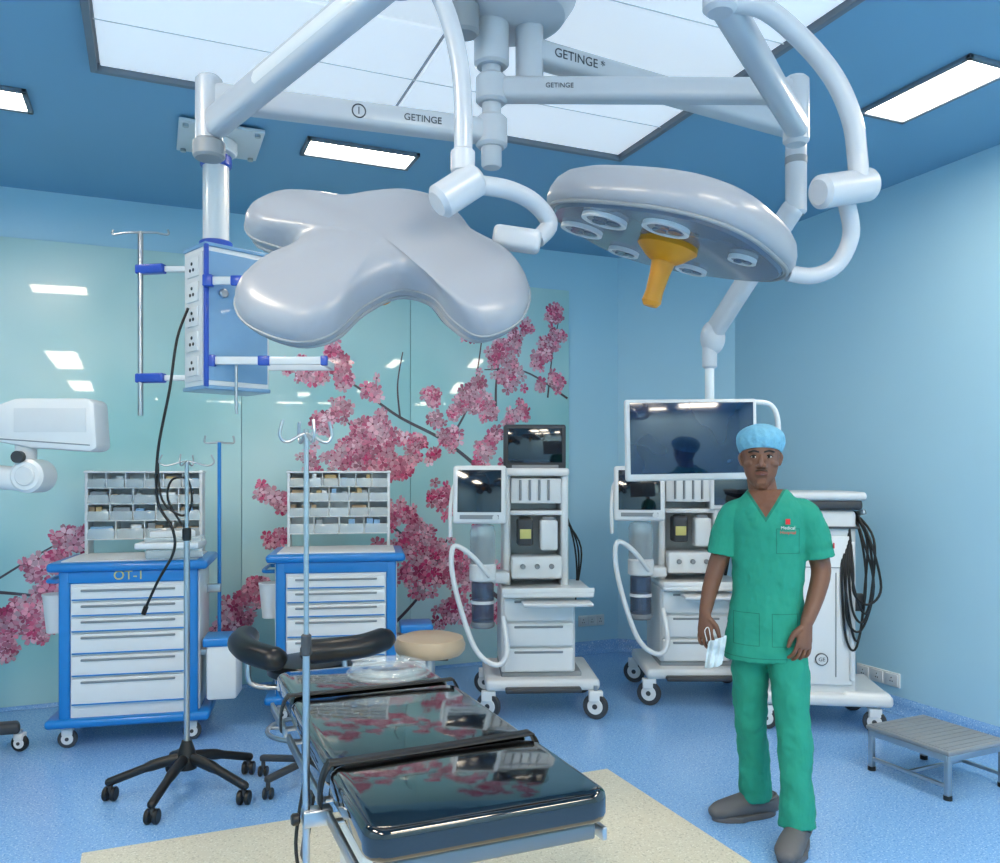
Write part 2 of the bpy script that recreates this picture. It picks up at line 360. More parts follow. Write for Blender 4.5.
OUTA=[(.385,-.09),(.345,.02),(.245,.105),(.195,.19),(.13,.262),(.03,.295),(-.07,.275),(-.15,.245),(-.245,.260),(-.345,.250),(-.400,.180),(-.368,.090),(-.235,.020),(-.315,-.08),(-.348,-.17),(-.295,-.265),(-.175,-.318),(-.088,-.285),(-.030,-.180),(.050,-.105),(.138,-.125),(.198,-.210),(.272,-.265),(.358,-.205)]
OUTB=[((.36+.018*math.cos(4*t-.5))*math.cos(t),(.36+.018*math.cos(4*t-.5))*math.sin(t)) for t in [i*2*math.pi/24 for i in range(24)]]
def head(a,pre,M4,outline,lenses,hl=1.0,hc=(0,0),flat=False):
    a.xf=M4
    O=catmull([(x,y,0) for x,y in outline],5,True); N=len(O)
    bm=bmesh.new()
    if flat: prof=[(.0,.082),(.3,.080),(.6,.074),(.82,.062),(.90,.053),(.95,.038),(.985,.018),(1.0,-.006),(.99,-.024),(.95,-.034),(.92,-.036)]
    else: prof=[(.0,.105),(.25,.104),(.5,.099),(.7,.092),(.84,.080),(.92,.064),(.97,.043),(.995,.018),(1.0,-.004),(.985,-.024),(.95,-.034),(.92,-.036)]
    prev=None
    for (s_,z) in prof:
        ring=[bm.verts.new((0,0,z))] if s_==0 else [bm.verts.new((p.x*s_,p.y*s_,z)) for p in O]
        if prev:
            for i in range(N):
                j=(i+1)%N
                if len(prev)==1: bm.faces.new((prev[0],ring[i],ring[j]))
                else: bm.faces.new((prev[i],ring[i],ring[j],prev[j]))
        prev=ring
    bm.faces.new(prev)
    a.add(pre+'housing',bm,'lamp',ang=70)
    if flat:
        bm=bmesh.new(); sweep(bm,[(p.x*1.0,p.y*1.0,-.010) for p in O],[.004],8,closed=True); a.add(pre+'edge_seam',bm,'grey')
    bm=bmesh.new(); sweep(bm,[(p.x*.955,p.y*.955,-.034) for p in O],[.006],8,closed=True)
    a.add(pre+'seal',bm,'grey')
    bm=bmesh.new(); f=[bm.verts.new((p.x*.90,p.y*.90,-.044)) for p in O]
    g=[bm.verts.new((p.x*.93,p.y*.93,-.034)) for p in O]; bm.faces.new(f); bm.faces.new(g)
    for i in range(N): j=(i+1)%N; bm.faces.new((f[i],f[j],g[j],g[i]))
    a.add(pre+'underside',bm,'lens')
    for (cx,cy,rr2) in lenses:
        a.lathe(pre+'lens_ring',[(rr2*.80,0),(rr2,0),(rr2,.014),(rr2*.80,.014),(rr2*.80,0)],'plastic',(cx,cy,-.056))
        a.cyl(pre+'lens',(cx,cy,-.052),(cx,cy,-.044),rr2*.80,'grey')
        for w in range(3): a.cyl(pre+'lens_cell',(cx+rr2*.4*math.cos(w*2.094),cy+rr2*.4*math.sin(w*2.094),-.056),(cx+rr2*.4*math.cos(w*2.094),cy+rr2*.4*math.sin(w*2.094),-.05),rr2*.3,'lens',seg=16)
    hx_,hy_=hc
    a.lathe(pre+'handle_hub',[(0,0),(.085,0),(.088,-.02),(.06,-.045),(.036,-.06),(0,-.06)],'yellow',(hx_,hy_,-.040))
    a.lathe(pre+'handle',[(0,0),(.036,0),(.029,-.05*hl),(.026,-.11*hl),(.029,-.14*hl),(.02,-.155*hl),(0,-.155*hl)],'yellow',(hx_,hy_,-.09))
    a.xf=Matrix.Identity(4)

def armlabel(a,p0,p1,f,size,body,off,dz=0):
    p0=Vector(p0);p1=Vector(p1); 
    if p1.x<p0.x: p0,p1=p1,p0; f=1-f
    d=p1-p0; ang=math.atan2(d.y,d.x); p=p0+d*f; n=Vector((math.sin(ang),-math.cos(ang),0))
    a.text('arm_label',body,p+n*off+Vector((0,0,dz)),size,'paper',(R(90),0,ang))

a=SA('surgical_light')
K=(-.93,2.64)
a.beam('horizontal_arm',(hx,hd,2.70),(K[0],K[1],2.70),.075,.08,'armw',b=.02)
a.cyl('hub_sleeve',(hx,hd,2.645),(hx,hd,2.755),.056,'armw',b=.01)
armlabel(a,(hx,hd,2.70),(K[0],K[1],2.70),.27,.032,'GETINGE',.0385)
armlabel(a,(hx,hd,2.70),(K[0],K[1],2.70),.50,.034,'1',.0385)
pr=Vector((hx,hd,2.70)).lerp(Vector((K[0],K[1],2.70)),.50); an=math.atan2(hd-K[1],hx-K[0]); nn=Vector((math.sin(an),-math.cos(an),0))*.0385
a.tube('arm_number_ring',[pr+nn+Vector((math.cos(an)*.022*math.cos(t),math.sin(an)*.022*math.cos(t),.022*math.sin(t))) for t in [i*math.pi/12 for i in range(24)]],.0022,'paper',sub=1,closed=True,seg=6)
a.cyl('elbow_post',(K[0],K[1],2.54),(K[0],K[1],2.765),.042,'armw',b=.012)
a.cyl('elbow_cap',(K[0],K[1],2.50),(K[0],K[1],2.56),.050,'grey',b=.008)
e0=Vector((K[0]+.02,K[1]-.02,2.60)); e1=Vector((-.25,2.05,2.745))
a.beam('spring_arm',e0,e1,.075,.09,'armw',b=.025)
a.beam('spring_arm_cover',e0.lerp(e1,.30),e0.lerp(e1,.92),.082,.068,'plastic',b=.03)
a.cyl('spring_knuckle',(e1.x,e1.y,2.69),(e1.x,e1.y,2.80),.05,'armw',b=.012)
a.tube('yoke_tube',[(-.25,2.05,2.74),(-.19,2.05,2.74),(-.14,2.05,2.66),(-.105,2.05,2.54),(-.092,2.05,2.42),(-.092,2.05,2.24)],.023,'armw',seg=18)
a.cyl('yoke_collar',(-.092,2.05,2.24),(-.092,2.05,2.30),.03,'armw',b=.006)
a.cyl('yoke_joint',(-.155,2.02,2.155),(-.055,2.06,2.235),.043,'armw',b=.012)
a.tube('yoke_tube_rear',[(-.06,2.07,2.22),(.02,2.15,2.235),(.09,2.22,2.225),(.135,2.26,2.18),(.10,2.24,2.13)],.024,'armw',seg=18)
a.box('yoke_block',(.045,2.22,2.125),(.13,.06,.06),'armw',b=.015,ry=R(8))
Mh=Matrix.Translation((-.305,2.16,2.050))@Matrix.Rotation(R(3),4,'Y')@Matrix.Rotation(R(50),4,'X')
head(a,'head_',Mh,OUTA,[(-.27,.14,.05),(.1,.13,.05),(-.2,-.15,.05),(.25,-.09,.05),(-.09,.16,.05)],.4,(-.02,.03),True)
a=SA('surgical_light')
KD=(1.05,2.93)
a.beam('horizontal_arm',(hx,hd,2.85),(KD[0],KD[1],2.85),.075,.08,'armw',b=.02)
a.cyl('hub_sleeve',(hx,hd,2.80),(hx,hd,2.90),.056,'armw',b=.01)
armlabel(a,(hx,hd,2.85),(KD[0],KD[1],2.85),.22,.024,'GETINGE',.0385)
a.cyl('elbow_post',(KD[0],KD[1],2.66),(KD[0],KD[1],2.90),.045,'armw',b=.012)
e0=Vector((KD[0],KD[1]-.02,2.71)); e1=Vector((.58,2.18,2.76))
a.beam('spring_arm',e0,e1,.075,.08,'armw',b=.025)
a.cyl('spring_knuckle',(e1.x,e1.y,2.71),(e1.x,e1.y,2.82),.045,'armw',b=.012)
a.tube('yoke_tube',[(.58,2.18,2.74),(.70,2.22,2.75),(.82,2.26,2.69),(.92,2.28,2.59),(.975,2.29,2.48),(.995,2.30,2.38),(1.0,2.30,2.30)],.027,'armw',seg=18)
a.cyl('yoke_joint',(.87,2.26,2.265),(1.05,2.34,2.315),.046,'armw',b=.012)
a.tube('yoke_tube_lower',[(.99,2.36,2.27),(1.02,2.40,2.19),(.99,2.42,2.11),(.92,2.42,2.075),(.84,2.41,2.08)],.024,'armw',seg=18)
Mh=Matrix.Translation((.50,2.42,2.205))@Matrix.Rotation(R(16),4,'Y')@Matrix.Rotation(R(5),4,'X')
head(a,'head_',Mh,OUTB,[(-.20,-.12,.065),(-.04,-.22,.065),(-.25,.08,.065),(.20,-.12,.04),(.12,.2,.05),(-.1,.22,.05)],.9,(.0,-.04))
a=SA('pendant_monitor')
KC=(1.29,3.6)
hb=(hx+.135,hd+.03)
a.beam('horizontal_arm',(hb[0],hb[1],3.0),(KC[0],KC[1],3.0),.085,.085,'armw',b=.02)
armlabel(a,(hb[0],hb[1],3.0),(KC[0],KC[1],3.0),.14,.046,'GETINGE *',.0435)
a.cyl('elbow_post',(KC[0],KC[1],2.62),(KC[0],KC[1],3.08),.045,'armw',b=.012)
a.cyl('elbow_band',(KC[0],KC[1],2.84),(KC[0],KC[1],2.87),.047,'grey')
e0=Vector((1.28,3.58,2.66)); e1=Vector((1.03,4.0,2.17))
a.beam('spring_arm',e0,e1,.07,.10,'armw',b=.03)
a.beam('spring_arm_cover',e0.lerp(e1,.12),e0.lerp(e1,.55),.08,.085,'plastic',b=.03)
a.ball('knuckle',(1.03,4.0,2.15),(.06,.055,.085),'armw')
a.cyl('drop_collar',(1.015,4.0,2.0),(1.015,4.0,2.12),.035,'armw',b=.01)
a.cyl('drop_tube',(1.015,4.0,1.66),(1.015,4.0,2.02),.022,'white')
a.box('vesa_block',(1.0,4.03,1.68),(.16,.08,.16),'plastic',b=.01)
a.xf=Matrix.Translation((.92,4.07-.09,1.655))@Matrix.Rotation(R(-1),4,'Y')@Matrix.Rotation(R(6),4,'Z')
a.box('bezel',(0,0,0),(.65,.04,.39),'plastic',b=.012)
a.box('screen',(0,-.021,.008),(.61,.004,.34),'screenb',b=.001)
a.xf=Matrix.Identity(4)
a.tube('side_handle',[(1.22,4.02,1.84),(1.31,4.02,1.83),(1.35,4.02,1.76),(1.35,4.02,1.6),(1.31,4.02,1.54),(1.22,4.02,1.53)],.013,'white')

# ------------------------------------------------------------------ ceiling supply pendant
a=SA('supply_pendant',-1.46,4.42)
a.box('mount_plate',(-.04,0,3.275),(.42,.42,.02),'plastic',b=.004,rz=TH)
for i in range(4):
    t=TH+math.pi/4+i*math.pi/2; a.cyl('plate_bolt',(-.04+.25*math.cos(t),.25*math.sin(t),3.25),(-.04+.25*math.cos(t),.25*math.sin(t),3.27),.015,'steel')
a.cyl('column_flange',(-.06,0,3.2),(-.06,0,3.27),.11,'white',b=.01)
a.cyl('column',(-.06,0,2.66),(-.06,0,3.22),.068,'white')
a.cyl('column_collar_upper',(-.06,0,3.13),(-.06,0,3.19),.082,'dblue',b=.006)
a.cyl('column_collar_lower',(-.06,0,2.66),(-.06,0,2.73),.086,'dblue',b=.006)
a.xf=Matrix.Rotation(R(45),4,'Z')
a.box('head_box',(0,0,2.30),(.36,.25,.72),'white',b=.012)
a.box('head_front_panel',(0,-.127,2.30),(.33,.008,.66),'lblue',b=.002)
a.box('head_edge',(-.175,-.122,2.30),(.022,.022,.73),'dblue',b=.005)
a.box('head_top_cap',(0,0,2.665),(.37,.26,.02),'lblue',b=.004)
a.box('head_bottom_cap',(0,0,1.935),(.37,.26,.02),'lblue',b=.004)
a.box('outlet_strip',(-.183,0,2.30),(.008,.20,.66),'plastic',b=.002)
for i in range(5):
    z=2.56-i*.128
    a.box('outlet_%d'%i,(-.190,-.0,z),(.01,.13,.10),'white',b=.003)
    for dy,dz in ((-.018,-.015),(.018,-.015),(0,.018)): a.cyl('outlet_pin',(-.198,dy,z+dz),(-.193,dy,z+dz),.009,'black',seg=10)
for i in range(3):
    a.cyl('gas_outlet_%d'%i,(-.09+.09*i,-.13,2.42),(-.09+.09*i,-.155,2.42),.022,'steel',b=.004)
a.xf=Matrix.Identity(4)
for z in (2.58,2.0):
    a.box('rail_block_l',(-.40,-.02,z),(.16,.05,.05),'dblue',b=.008,rz=R(-10))
    a.box('rail_arm_l',(-.27,-.02,z),(.18,.03,.03),'white',b=.005)
a.cyl('rail_pole',(-.455,-.02,1.80),(-.455,-.02,2.78),.014,'steel')
a.tube('pole_hooks',[(-.60,-.02,2.79),(-.60,-.02,2.765),(-.53,-.02,2.775),(-.455,-.02,2.775),(-.38,-.02,2.775),(-.31,-.02,2.765),(-.31,-.02,2.79)],.006,'steel')
for nm,z,xe,ye in (('upper',2.47,.28,-.2),('lower',2.07,.56,-.16)):
    a.box('rail_%s_a'%nm,((-.05+xe)/2,ye-.03,z),(xe+.05,.022,.04),'white',b=.004)
    a.box('rail_%s_b'%nm,((.05+xe)/2,ye+.22,z),(xe-.05,.022,.04),'white',b=.004)
    a.box('rail_%s_c'%nm,(xe-.01,ye+.095,z),(.02,.25,.036),'white',b=.004)
    a.box('rail_%s_end'%nm,(xe,ye-.03,z),(.035,.03,.05),'dblue',b=.006)
    a.box('rail_%s_root'%nm,(-.02,ye-.03,z),(.05,.04,.06),'dblue',b=.006)
    a.box('rail_%s_mid'%nm,(xe*.45,ye-.032,z),(.06,.03,.05),'dblue',b=.006)
a.cyl('drop_pin',(.10,-.16,1.80),(.10,-.16,2.06),.008,'steel')
a.tube('hanging_cable',[(-.16,-.13,2.35),(-.19,-.2,2.18),(-.22,-.22,1.92),(-.28,-.22,1.6),(-.28,-.22,1.35),(-.20,-.24,1.22),(-.19,-.24,1.10),(-.27,-.24,.95),(-.33,-.24,.82)],.007,'black',seg=8)
a.tube('hanging_cable_loop',[(-.28,-.22,1.55),(-.25,-.24,1.36),(-.15,-.24,1.28),(-.10,-.24,1.34),(-.12,-.24,1.46),(-.20,-.24,1.46),(-.22,-.24,1.36),(-.14,-.24,1.22)],.006,'black',seg=8)
a.cyl('cable_plug',(-.33,-.24,.82),(-.345,-.24,.78),.012,'black')

# ------------------------------------------------------------------ microscope arm at left
a=SA('surgical_microscope',-2.85,4.25)
for ang in (0,1,2,3):
    t=R(45+90*ang-10)
    a.beam('foot_%d'%ang,(0,0,.16),(.33*math.cos(t),.33*math.sin(t),.13),.09,.06,'dgrey',b=.02)
    caster(a,.33*math.cos(t),.33*math.sin(t),.045,wm='black')
a.cyl('column',(0,0,.15),(0,0,1.5),.05,'white',b=.005)
a.cyl('column_base',(0,0,.12),(0,0,.26),.12,'white',b=.02)
a.ball('shoulder',(0,0,1.5),(.09,.09,.11),'white')
a.beam('lower_arm',(0,-.02,1.50),(.46,-.05,1.46),.11,.12,'white',b=.04)
a.cyl('elbow_joint',(.48,-.13,1.48),(.48,.03,1.48),.085,'white',b=.015)
a.cyl('elbow_disc',(.48,-.14,1.48),(.48,-.12,1.48),.05,'plastic',b=.005)
a.cyl('elbow_knob',(.45,-.15,1.575),(.45,-.12,1.575),.03,'dgrey')
a.cyl('elbow_post',(.44,-.05,1.5),(.44,-.05,1.64),.05,'plastic')
mt=Matrix.Rotation(R(90),4,'X')
a.prism('upper_housing',[(.28,1.66),(.50,1.62),(.80,1.60),(.835,1.62),(.82,1.85),(.79,1.87),(.42,1.87),(.28,1.82)],-.04,.12,'white',b=.02,mt=mt)
a.box('housing_seam',(.57,-.12,1.65),(.46,.006,.006),'grey',b=.001,ry=R(4))
a.box('housing_panel',(.60,-.121,1.76),(.36,.004,.12),'plastic',b=.001)

# ------------------------------------------------------------------ carts
def cart(x,d,yaw,label,full=True):
    a=SA('medicine_cart',x,d,0,yaw)
    w=.74
    for sx in (-1,1):
        for y in (.05,.45): caster(a,sx*.32,y,.05,wm='dgrey')
    a.box('bumper',(0,.25,.145),(w+.10,.56,.05),'blue',b=.02)
    a.box('carcass',(0,.25,.55),(w-.06,.48,.78),'white',b=.01)
    for sx in (-1,1):
        a.box('side_post',(sx*(w/2-.045),.02,.56),(.06,.05,.82),'blue',b=.015)
        a.box('side_panel',(sx*(w/2-.018),.26,.56),(.02,.44,.78),'white',b=.005)
    a.box('top',(0,.25,.985),(w+.08,.56,.05),'blue',b=.02)
    a.box('top_inset',(0,.26,1.012),(w-.04,.46,.01),'plastic',b=.004)
    a.box('top_rail',(0,.01,.93),(w-.12,.03,.07),'blue',b=.01)
    if label: a.text('cart_label',label,(0,-.007,.935),.07,'gold')
    hs=[.085,.085,.085,.12,.12,.155]; z=.885
    for i,h in enumerate(hs):
        a.box('drawer_%d'%i,(0,.005,z-h/2),(w-.16,.03,h-.014),'white',b=.006)
        a.box('drawer_pull_%d'%i,(0,-.014,z-.026),(w-.26,.012,.012),'grey',b=.004)
        a.box('drawer_lip_%d'%i,(0,-.012,z-h+.010),(w-.17,.008,.007),'blue',b=.001)
        z-=h
    rw=.64; z0,z1=1.10,1.50; y=.50
    for sx in (-1,1): 
        a.box('rack_post',(sx*rw/2,y,(1.0+z1)/2),(.018,.14,z1-.98),'plastic',b=.003)
    a.box('rack_back',(0,y+.06,(z0+z1)/2),(rw,.01,z1-z0),'plastic',b=.002)
    a.box('rack_top',(0,y,z1),(rw+.03,.15,.012),'white',b=.003)
    zs=[1.10,1.21,1.31,1.405]
    for r_ in range(4):
        zz=zs[r_]; hh=(zs+[1.5])[r_+1]-zz
        cols_=4 if r_==0 else (5 if r_<3 else 6)
        a.box('rack_shelf_%d'%r_,(0,y,zz),(rw,.14,.007),'white',b=.002)
        for c in range(cols_):
            xx=-rw/2+rw*(c+.5)/cols_; cw=rw/cols_
            a.box('bin_front',(xx,y-.068,zz+hh*.30),(cw-.01,.005,hh*.55),'clear',b=.001,rx=R(-6))
            if c: a.box('rack_div',(-rw/2+cw*c,y,zz+hh/2),(.006,.13,hh),'white',b=.001)
            p_=.95 if full and r_<2 else .6
            n_=random.choice((1,2,3))
            for q in range(n_):
                if random.random()<p_:
                    bw=(cw-.025)/n_; bh=hh*random.uniform(.5,.85)
                    a.box('bin_stock',(xx-(cw-.025)/2+bw*(q+.5),y-.035,zz+.005+bh/2),(bw*.9,.05,bh),random.choice(['brown','amber','brown','lblue','plastic','grey','grey'] if r_<3 else ['plastic','white','lblue','amber']),b=.003,rz=R(random.uniform(-8,8)))
    if full:
        a.box('tray_low',(.22,.10,1.045),(.30,.22,.05),'clear',b=.01,rz=R(8)); a.box('tray_mid',(.20,.12,1.09),(.34,.24,.035),'white',b=.01,rz=R(-4)); a.box('tray_top',(.22,.13,1.12),(.30,.2,.03),'clear',b=.01)
        a.box('glove_box',(.20,.14,1.15),(.24,.12,.035),'plastic',b=.004,rz=R(12))
    a.prism('sharps_box',[(-.08,-.09),(.08,-.09),(.10,.10),(-.10,.10)],.22,.53,'white',b=.015,mt=Matrix.Translation((w/2+.11,.10,0)))
    a.box('sharps_lid',(w/2+.11,.105,.545),(.2,.22,.05),'blue',b=.012)
    a.box('sharps_bracket',(w/2+.0,.12,.48),(.05,.1,.03),'steel',b=.002)
    a.tube('push_handle',[(-w/2,.10,.90),(-w/2-.05,.10,.90),(-w/2-.07,.15,.90),(-w/2-.07,.38,.90),(-w/2-.05,.42,.90),(-w/2,.42,.90)],.012,'blue')
    a.lathe('waste_pail',[(0,0),(.055,0),(.075,.2),(.078,.2),(.078,.21),(0,.21)],'plastic',(-w/2-.02,.12,.62))
    return a
c=cart(-2.03,4.52,R(13),'OT-1')
c.cyl('iv_pole',(.43,.40,.45),(.43,.40,1.68),.011,'blue'); c.box('iv_pole_clamp',(.39,.40,.80),(.10,.05,.05),'steel',b=.005); c.box('iv_pole_clamp_low',(.39,.40,.48),(.10,.05,.05),'steel',b=.005)
c.tube('iv_hooks',[(.35,.40,1.72),(.345,.40,1.68),(.38,.40,1.675),(.43,.40,1.68),(.48,.40,1.675),(.515,.40,1.68),(.51,.40,1.72)],.006,'steel')
cart(-.98,4.95,R(9),'',False)

# ------------------------------------------------------------------ IV stand
def hooks(a,x,y,ztop,hook,rot):
    for q in (0,1):
        t=q*math.pi/2+.12; c,s_=math.cos(t),math.sin(t)
        a.tube('hook_%d'%q,[(x-hook*c,y-hook*s_,ztop+.03),(x-hook*c*1.12,y-hook*s_*1.12,ztop-.005),(x-hook*c*.8,y-hook*s_*.8,ztop-.02),(x,y,ztop),(x+hook*c*.8,y+hook*s_*.8,ztop-.02),(x+hook*c*1.12,y+hook*s_*1.12,ztop-.005),(x+hook*c,y+hook*s_,ztop+.03)],.004,'steel',seg=8)
def ivstand(x,d,ztop,bmat,Rb=.32,rot=0,hook=.12):
    a=SA('iv_stand',x,d)
    for i in range(5):
        t=rot+i*2*math.pi/5; c,s_=math.cos(t),math.sin(t)
        bm=bmesh.new(); P=catmull([(.03*c,.03*s_,.17),(.15*c,.15*s_,.145),(Rb*.95*c,Rb*.95*s_,.085)],5); sweep(bm,P,[(.026,.024)]*6+[(.02,.02)]*5,10,side=(0,0,1),round_ends=True)
        a.add('leg_%d'%i,bm,bmat)
        a.cyl('caster_stem_%d'%i,(Rb*.94*c,Rb*.94*s_,.04),(Rb*.94*c,Rb*.94*s_,.09),.012,'dgrey')
        px,py=Rb*.94*c,Rb*.94*s_
        for o in (-1,1): a.cyl('caster_wheel_%d'%i,(px+o*.007,py,.032),(px+o*.028,py,.032),.032,'black',b=.004)
    a.lathe('base_hub',[(0,0),(.045,0),(.05,.03),(.035,.09),(.022,.13),(0,.13)],bmat,(0,0,.12))
    a.cyl('pole_lower',(0,0,.2),(0,0,1.2),.0135,'steel'); a.cyl('pole_collar',(0,0,1.18),(0,0,1.24),.02,'black',b=.004)
    a.cyl('pole_upper',(0,0,1.2),(0,0,ztop),.009,'steel')
    hooks(a,0,0,ztop,hook,rot)
    return a
ivstand(-1.46,3.85,1.55,'black',.35,R(50),.11)

# ------------------------------------------------------------------ operating table (room aligned)
a=Asm('operating_table',(.66,2.25,0))
def pad(name,y0,y1,w,z0,z1,m='vinyl'):
    bm=bmesh.new(); bmesh.ops.create_cube(bm,size=1); bmesh.ops.scale(bm,vec=(w,y1-y0,z1-z0),verts=bm.verts)
    ve=[e for e in bm.edges if abs(e.verts[0].co.z-e.verts[1].co.z)>.01]
    bmesh.ops.bevel(bm,geom=ve,offset=.05,segments=5,profile=.5,affect='EDGES')
    he=[e for e in bm.edges if abs(e.verts[0].co.z-e.verts[1].co.z)<1e-4 and len(e.link_faces)==2 and abs(abs(e.link_faces[0].normal.z)-abs(e.link_faces[1].normal.z))>.5]
    bmesh.ops.bevel(bm,geom=he,offset=.018,segments=4,profile=.5,affect='EDGES')
    bmesh.ops.translate(bm,vec=(0,(y0+y1)/2,(z0+z1)/2),verts=bm.verts)
    return a.add(name,bm,m,ang=60)
pad('mattress_leg',-.68,-.27,.55,.73,.80); pad('mattress_seat',-.265,.34,.54,.73,.80); pad('mattress_head',.345,.72,.52,.73,.80)
for n_,y0,y1 in (('leg',-.66,-.28),('seat',-.26,.33),('head',.35,.70)):
    a.box('frame_'+n_,(0,(y0+y1)/2,.71),(.48,y1-y0,.035),'dsteel',b=.006)
    for sx in (-1,1):
        a.box('rail_'+n_,(sx*.275,(y0+y1)/2,.69),(.012,y1-y0-.04,.03),'steel',b=.003)
        for yy in (y0+.06,y1-.06): a.cyl('rail_spacer',(sx*.235,yy,.69),(sx*.272,yy,.69),.008,'steel')
def strap(name,y,w=.045,sk=.0):
    pts=[(-.29,.70),(-.288,.76),(-.27,.803),(-.24,.805),(0,.804),(.24,.805),(.27,.803),(.288,.76),(.29,.70)]
    P=catmull([(x,y+sk*x,z) for x,z in pts],5); bm=bmesh.new(); rows=[]
    for p in P: rows.append((bm.verts.new(p+Vector((0,-w/2,0))),bm.verts.new(p+Vector((0,w/2,0)))))
    for r0,r1 in zip(rows,rows[1:]): bm.faces.new((r0[0],r1[0],r1[1],r0[1]))
    o=a.add(name,bm,'black'); md=o.modifiers.new('s','SOLIDIFY'); md.thickness=.004; md.offset=1
strap('strap_leg',-.27,.045,.05); strap('strap_head',.36,.035,0)
a.box('strap_tail',(-.31,-.22,.64),(.008,.05,.16),'black',b=.003,ry=R(8))
gel=[(.10+.115*math.cos(2*math.pi*i/40),.54+.115*math.sin(2*math.pi*i/40),.820) for i in range(40)]
a.tube('gel_head_ring',gel,.018,'gel',seg=12,sub=1,closed=True)
a.tube('gel_head_ring_inner',[(.10+(x-.10)*.6,.54+(y-.54)*.6,.812) for x,y,z in gel],.010,'gel',seg=10,sub=1,closed=True)
a.tube('gel_head_ring_outer',[(.10+(x-.10)*1.22,.54+(y-.54)*1.22,.808) for x,y,z in gel],.006,'gel',seg=10,sub=1,closed=True)
a.box('top_beam',(0,.02,.665),(.34,.85,.05),'white',b=.01)
a.box('tilt_head',(0,.10,.62),(.26,.36,.08),'white',b=.015)
a.box('column_upper',(0,.12,.49),(.20,.24,.22),'dsteel',b=.01)
a.box('column_lower',(0,.12,.30),(.26,.31,.32),'white',b=.02)
a.box('base_front',(0,.10,.10),(.46,1.05,.10),'white',b=.03)
a.box('base_cover',(0,.12,.16),(.36,.55,.08),'plastic',b=.03)
for sx in (-1,1):
    for y in (-.36,.56): a.cyl('base_foot',(sx*.17,y,.0),(sx*.17,y,.06),.035,'dgrey')
a.cyl('infusion_pole_lower',(-.325,-.29,.30),(-.325,-.29,1.10),.0085,'steel'); a.cyl('infusion_pole_upper',(-.325,-.29,1.08),(-.325,-.29,1.60),.0060,'steel')
a.cyl('infusion_pole_collar',(-.325,-.29,1.07),(-.325,-.29,1.12),.012,'dgrey',b=.003)
a.box('infusion_pole_clamp',(-.30,-.29,.69),(.07,.04,.04),'steel',b=.006); a.cyl('clamp_knob',(-.340,-.29,.69),(-.36,-.29,.69),.014,'black',b=.004)
hooks(a,-.325,-.29,1.59,.055,0)
a.tube('hand_control_cable',[(-.27,.05,.66),(-.30,.02,.5),(-.29,-.05,.42),(-.27,-.02,.60)],.005,'black',seg=8)

# ------------------------------------------------------------------ stools
def star(a,Rb,m,rot,z=.09):
    for i in range(5):
        t=rot+i*2*math.pi/5; c,s_=math.cos(t),math.sin(t)
        a.beam('leg_%d'%i,(.02*c,.02*s_,z+.02),(Rb*c,Rb*s_,z),.035,.03,m,b=.01)
        a.cyl('caster_stem_%d'%i,(Rb*.95*c,Rb*.95*s_,.04),(Rb*.95*c,Rb*.95*s_,z),.01,'dgrey')
        for o in (-1,1): a.cyl('caster_wheel_%d'%i,(Rb*.95*c+o*.006,Rb*.95*s_,.026),(Rb*.95*c+o*.022,Rb*.95*s_,.026),.026,'black',b=.004)
a=SA('surgeon_chair',-.92,4.0)
star(a,.27,'dgrey',R(20)); a.cyl('gas_lift',(0,0,.1),(0,0,.50),.025,'steel'); a.cyl('lift_cover',(0,0,.1),(0,0,.3),.04,'black')
a.cyl('foot_ring_hub',(0,0,.24),(0,0,.28),.045,'dsteel')
a.tube('foot_ring',[(.2*math.cos(i*math.pi/12),.2*math.sin(i*math.pi/12),.26) for i in range(24)],.011,'steel',sub=1,closed=True)
a.beam('foot_spoke',(-.2,0,.26),(.2,0,.26),.02,.015,'steel',b=.004)
a.box('seat_plate',(0,0,.505),(.24,.24,.02),'black',b=.005)
a.lathe('seat_pad',[(0,0),(.17,0),(.20,.02),(.205,.05),(.19,.075),(.15,.085),(0,.088)],'pad',(.0,0,.515))
for nm,pts in (('left',[(-.10,-.27,.655),(-.22,-.20,.67),(-.31,-.07,.685),(-.33,.07,.69)]),('right',[(.36,-.05,.70),(.28,-.15,.69),(.16,-.21,.685),(.06,-.23,.68)])):
    bm=bmesh.new(); P=catmull(pts,6); sweep(bm,P,[(.055,.065)]*len(P),16,side=(0,0,1),round_ends=True); a.add('armrest_pad_'+nm,bm,'pad',ang=80)
a.tube('armrest_bracket',[(0,.0,.50),(-.12,-.12,.49),(-.24,-.16,.52),(-.25,-.15,.64)],.013,'steel'); a.tube('armrest_bracket_r',[(0,.0,.50),(.12,-.12,.49),(.2,-.18,.52),(.2,-.18,.64)],.013,'steel')
a=SA('rolling_stool',-.36,4.25)
star(a,.24,'dsteel',R(0)); a.cyl('gas_lift',(0,0,.1),(0,0,.56),.025,'steel')
a.box('seat_plate',(0,0,.56),(.2,.2,.02),'black',b=.005)
a.lathe('seat_pad',[(0,0),(.16,0),(.178,.02),(.183,.05),(.170,.085),(.13,.098),(0,.10)],'tan',(0,0,.565))

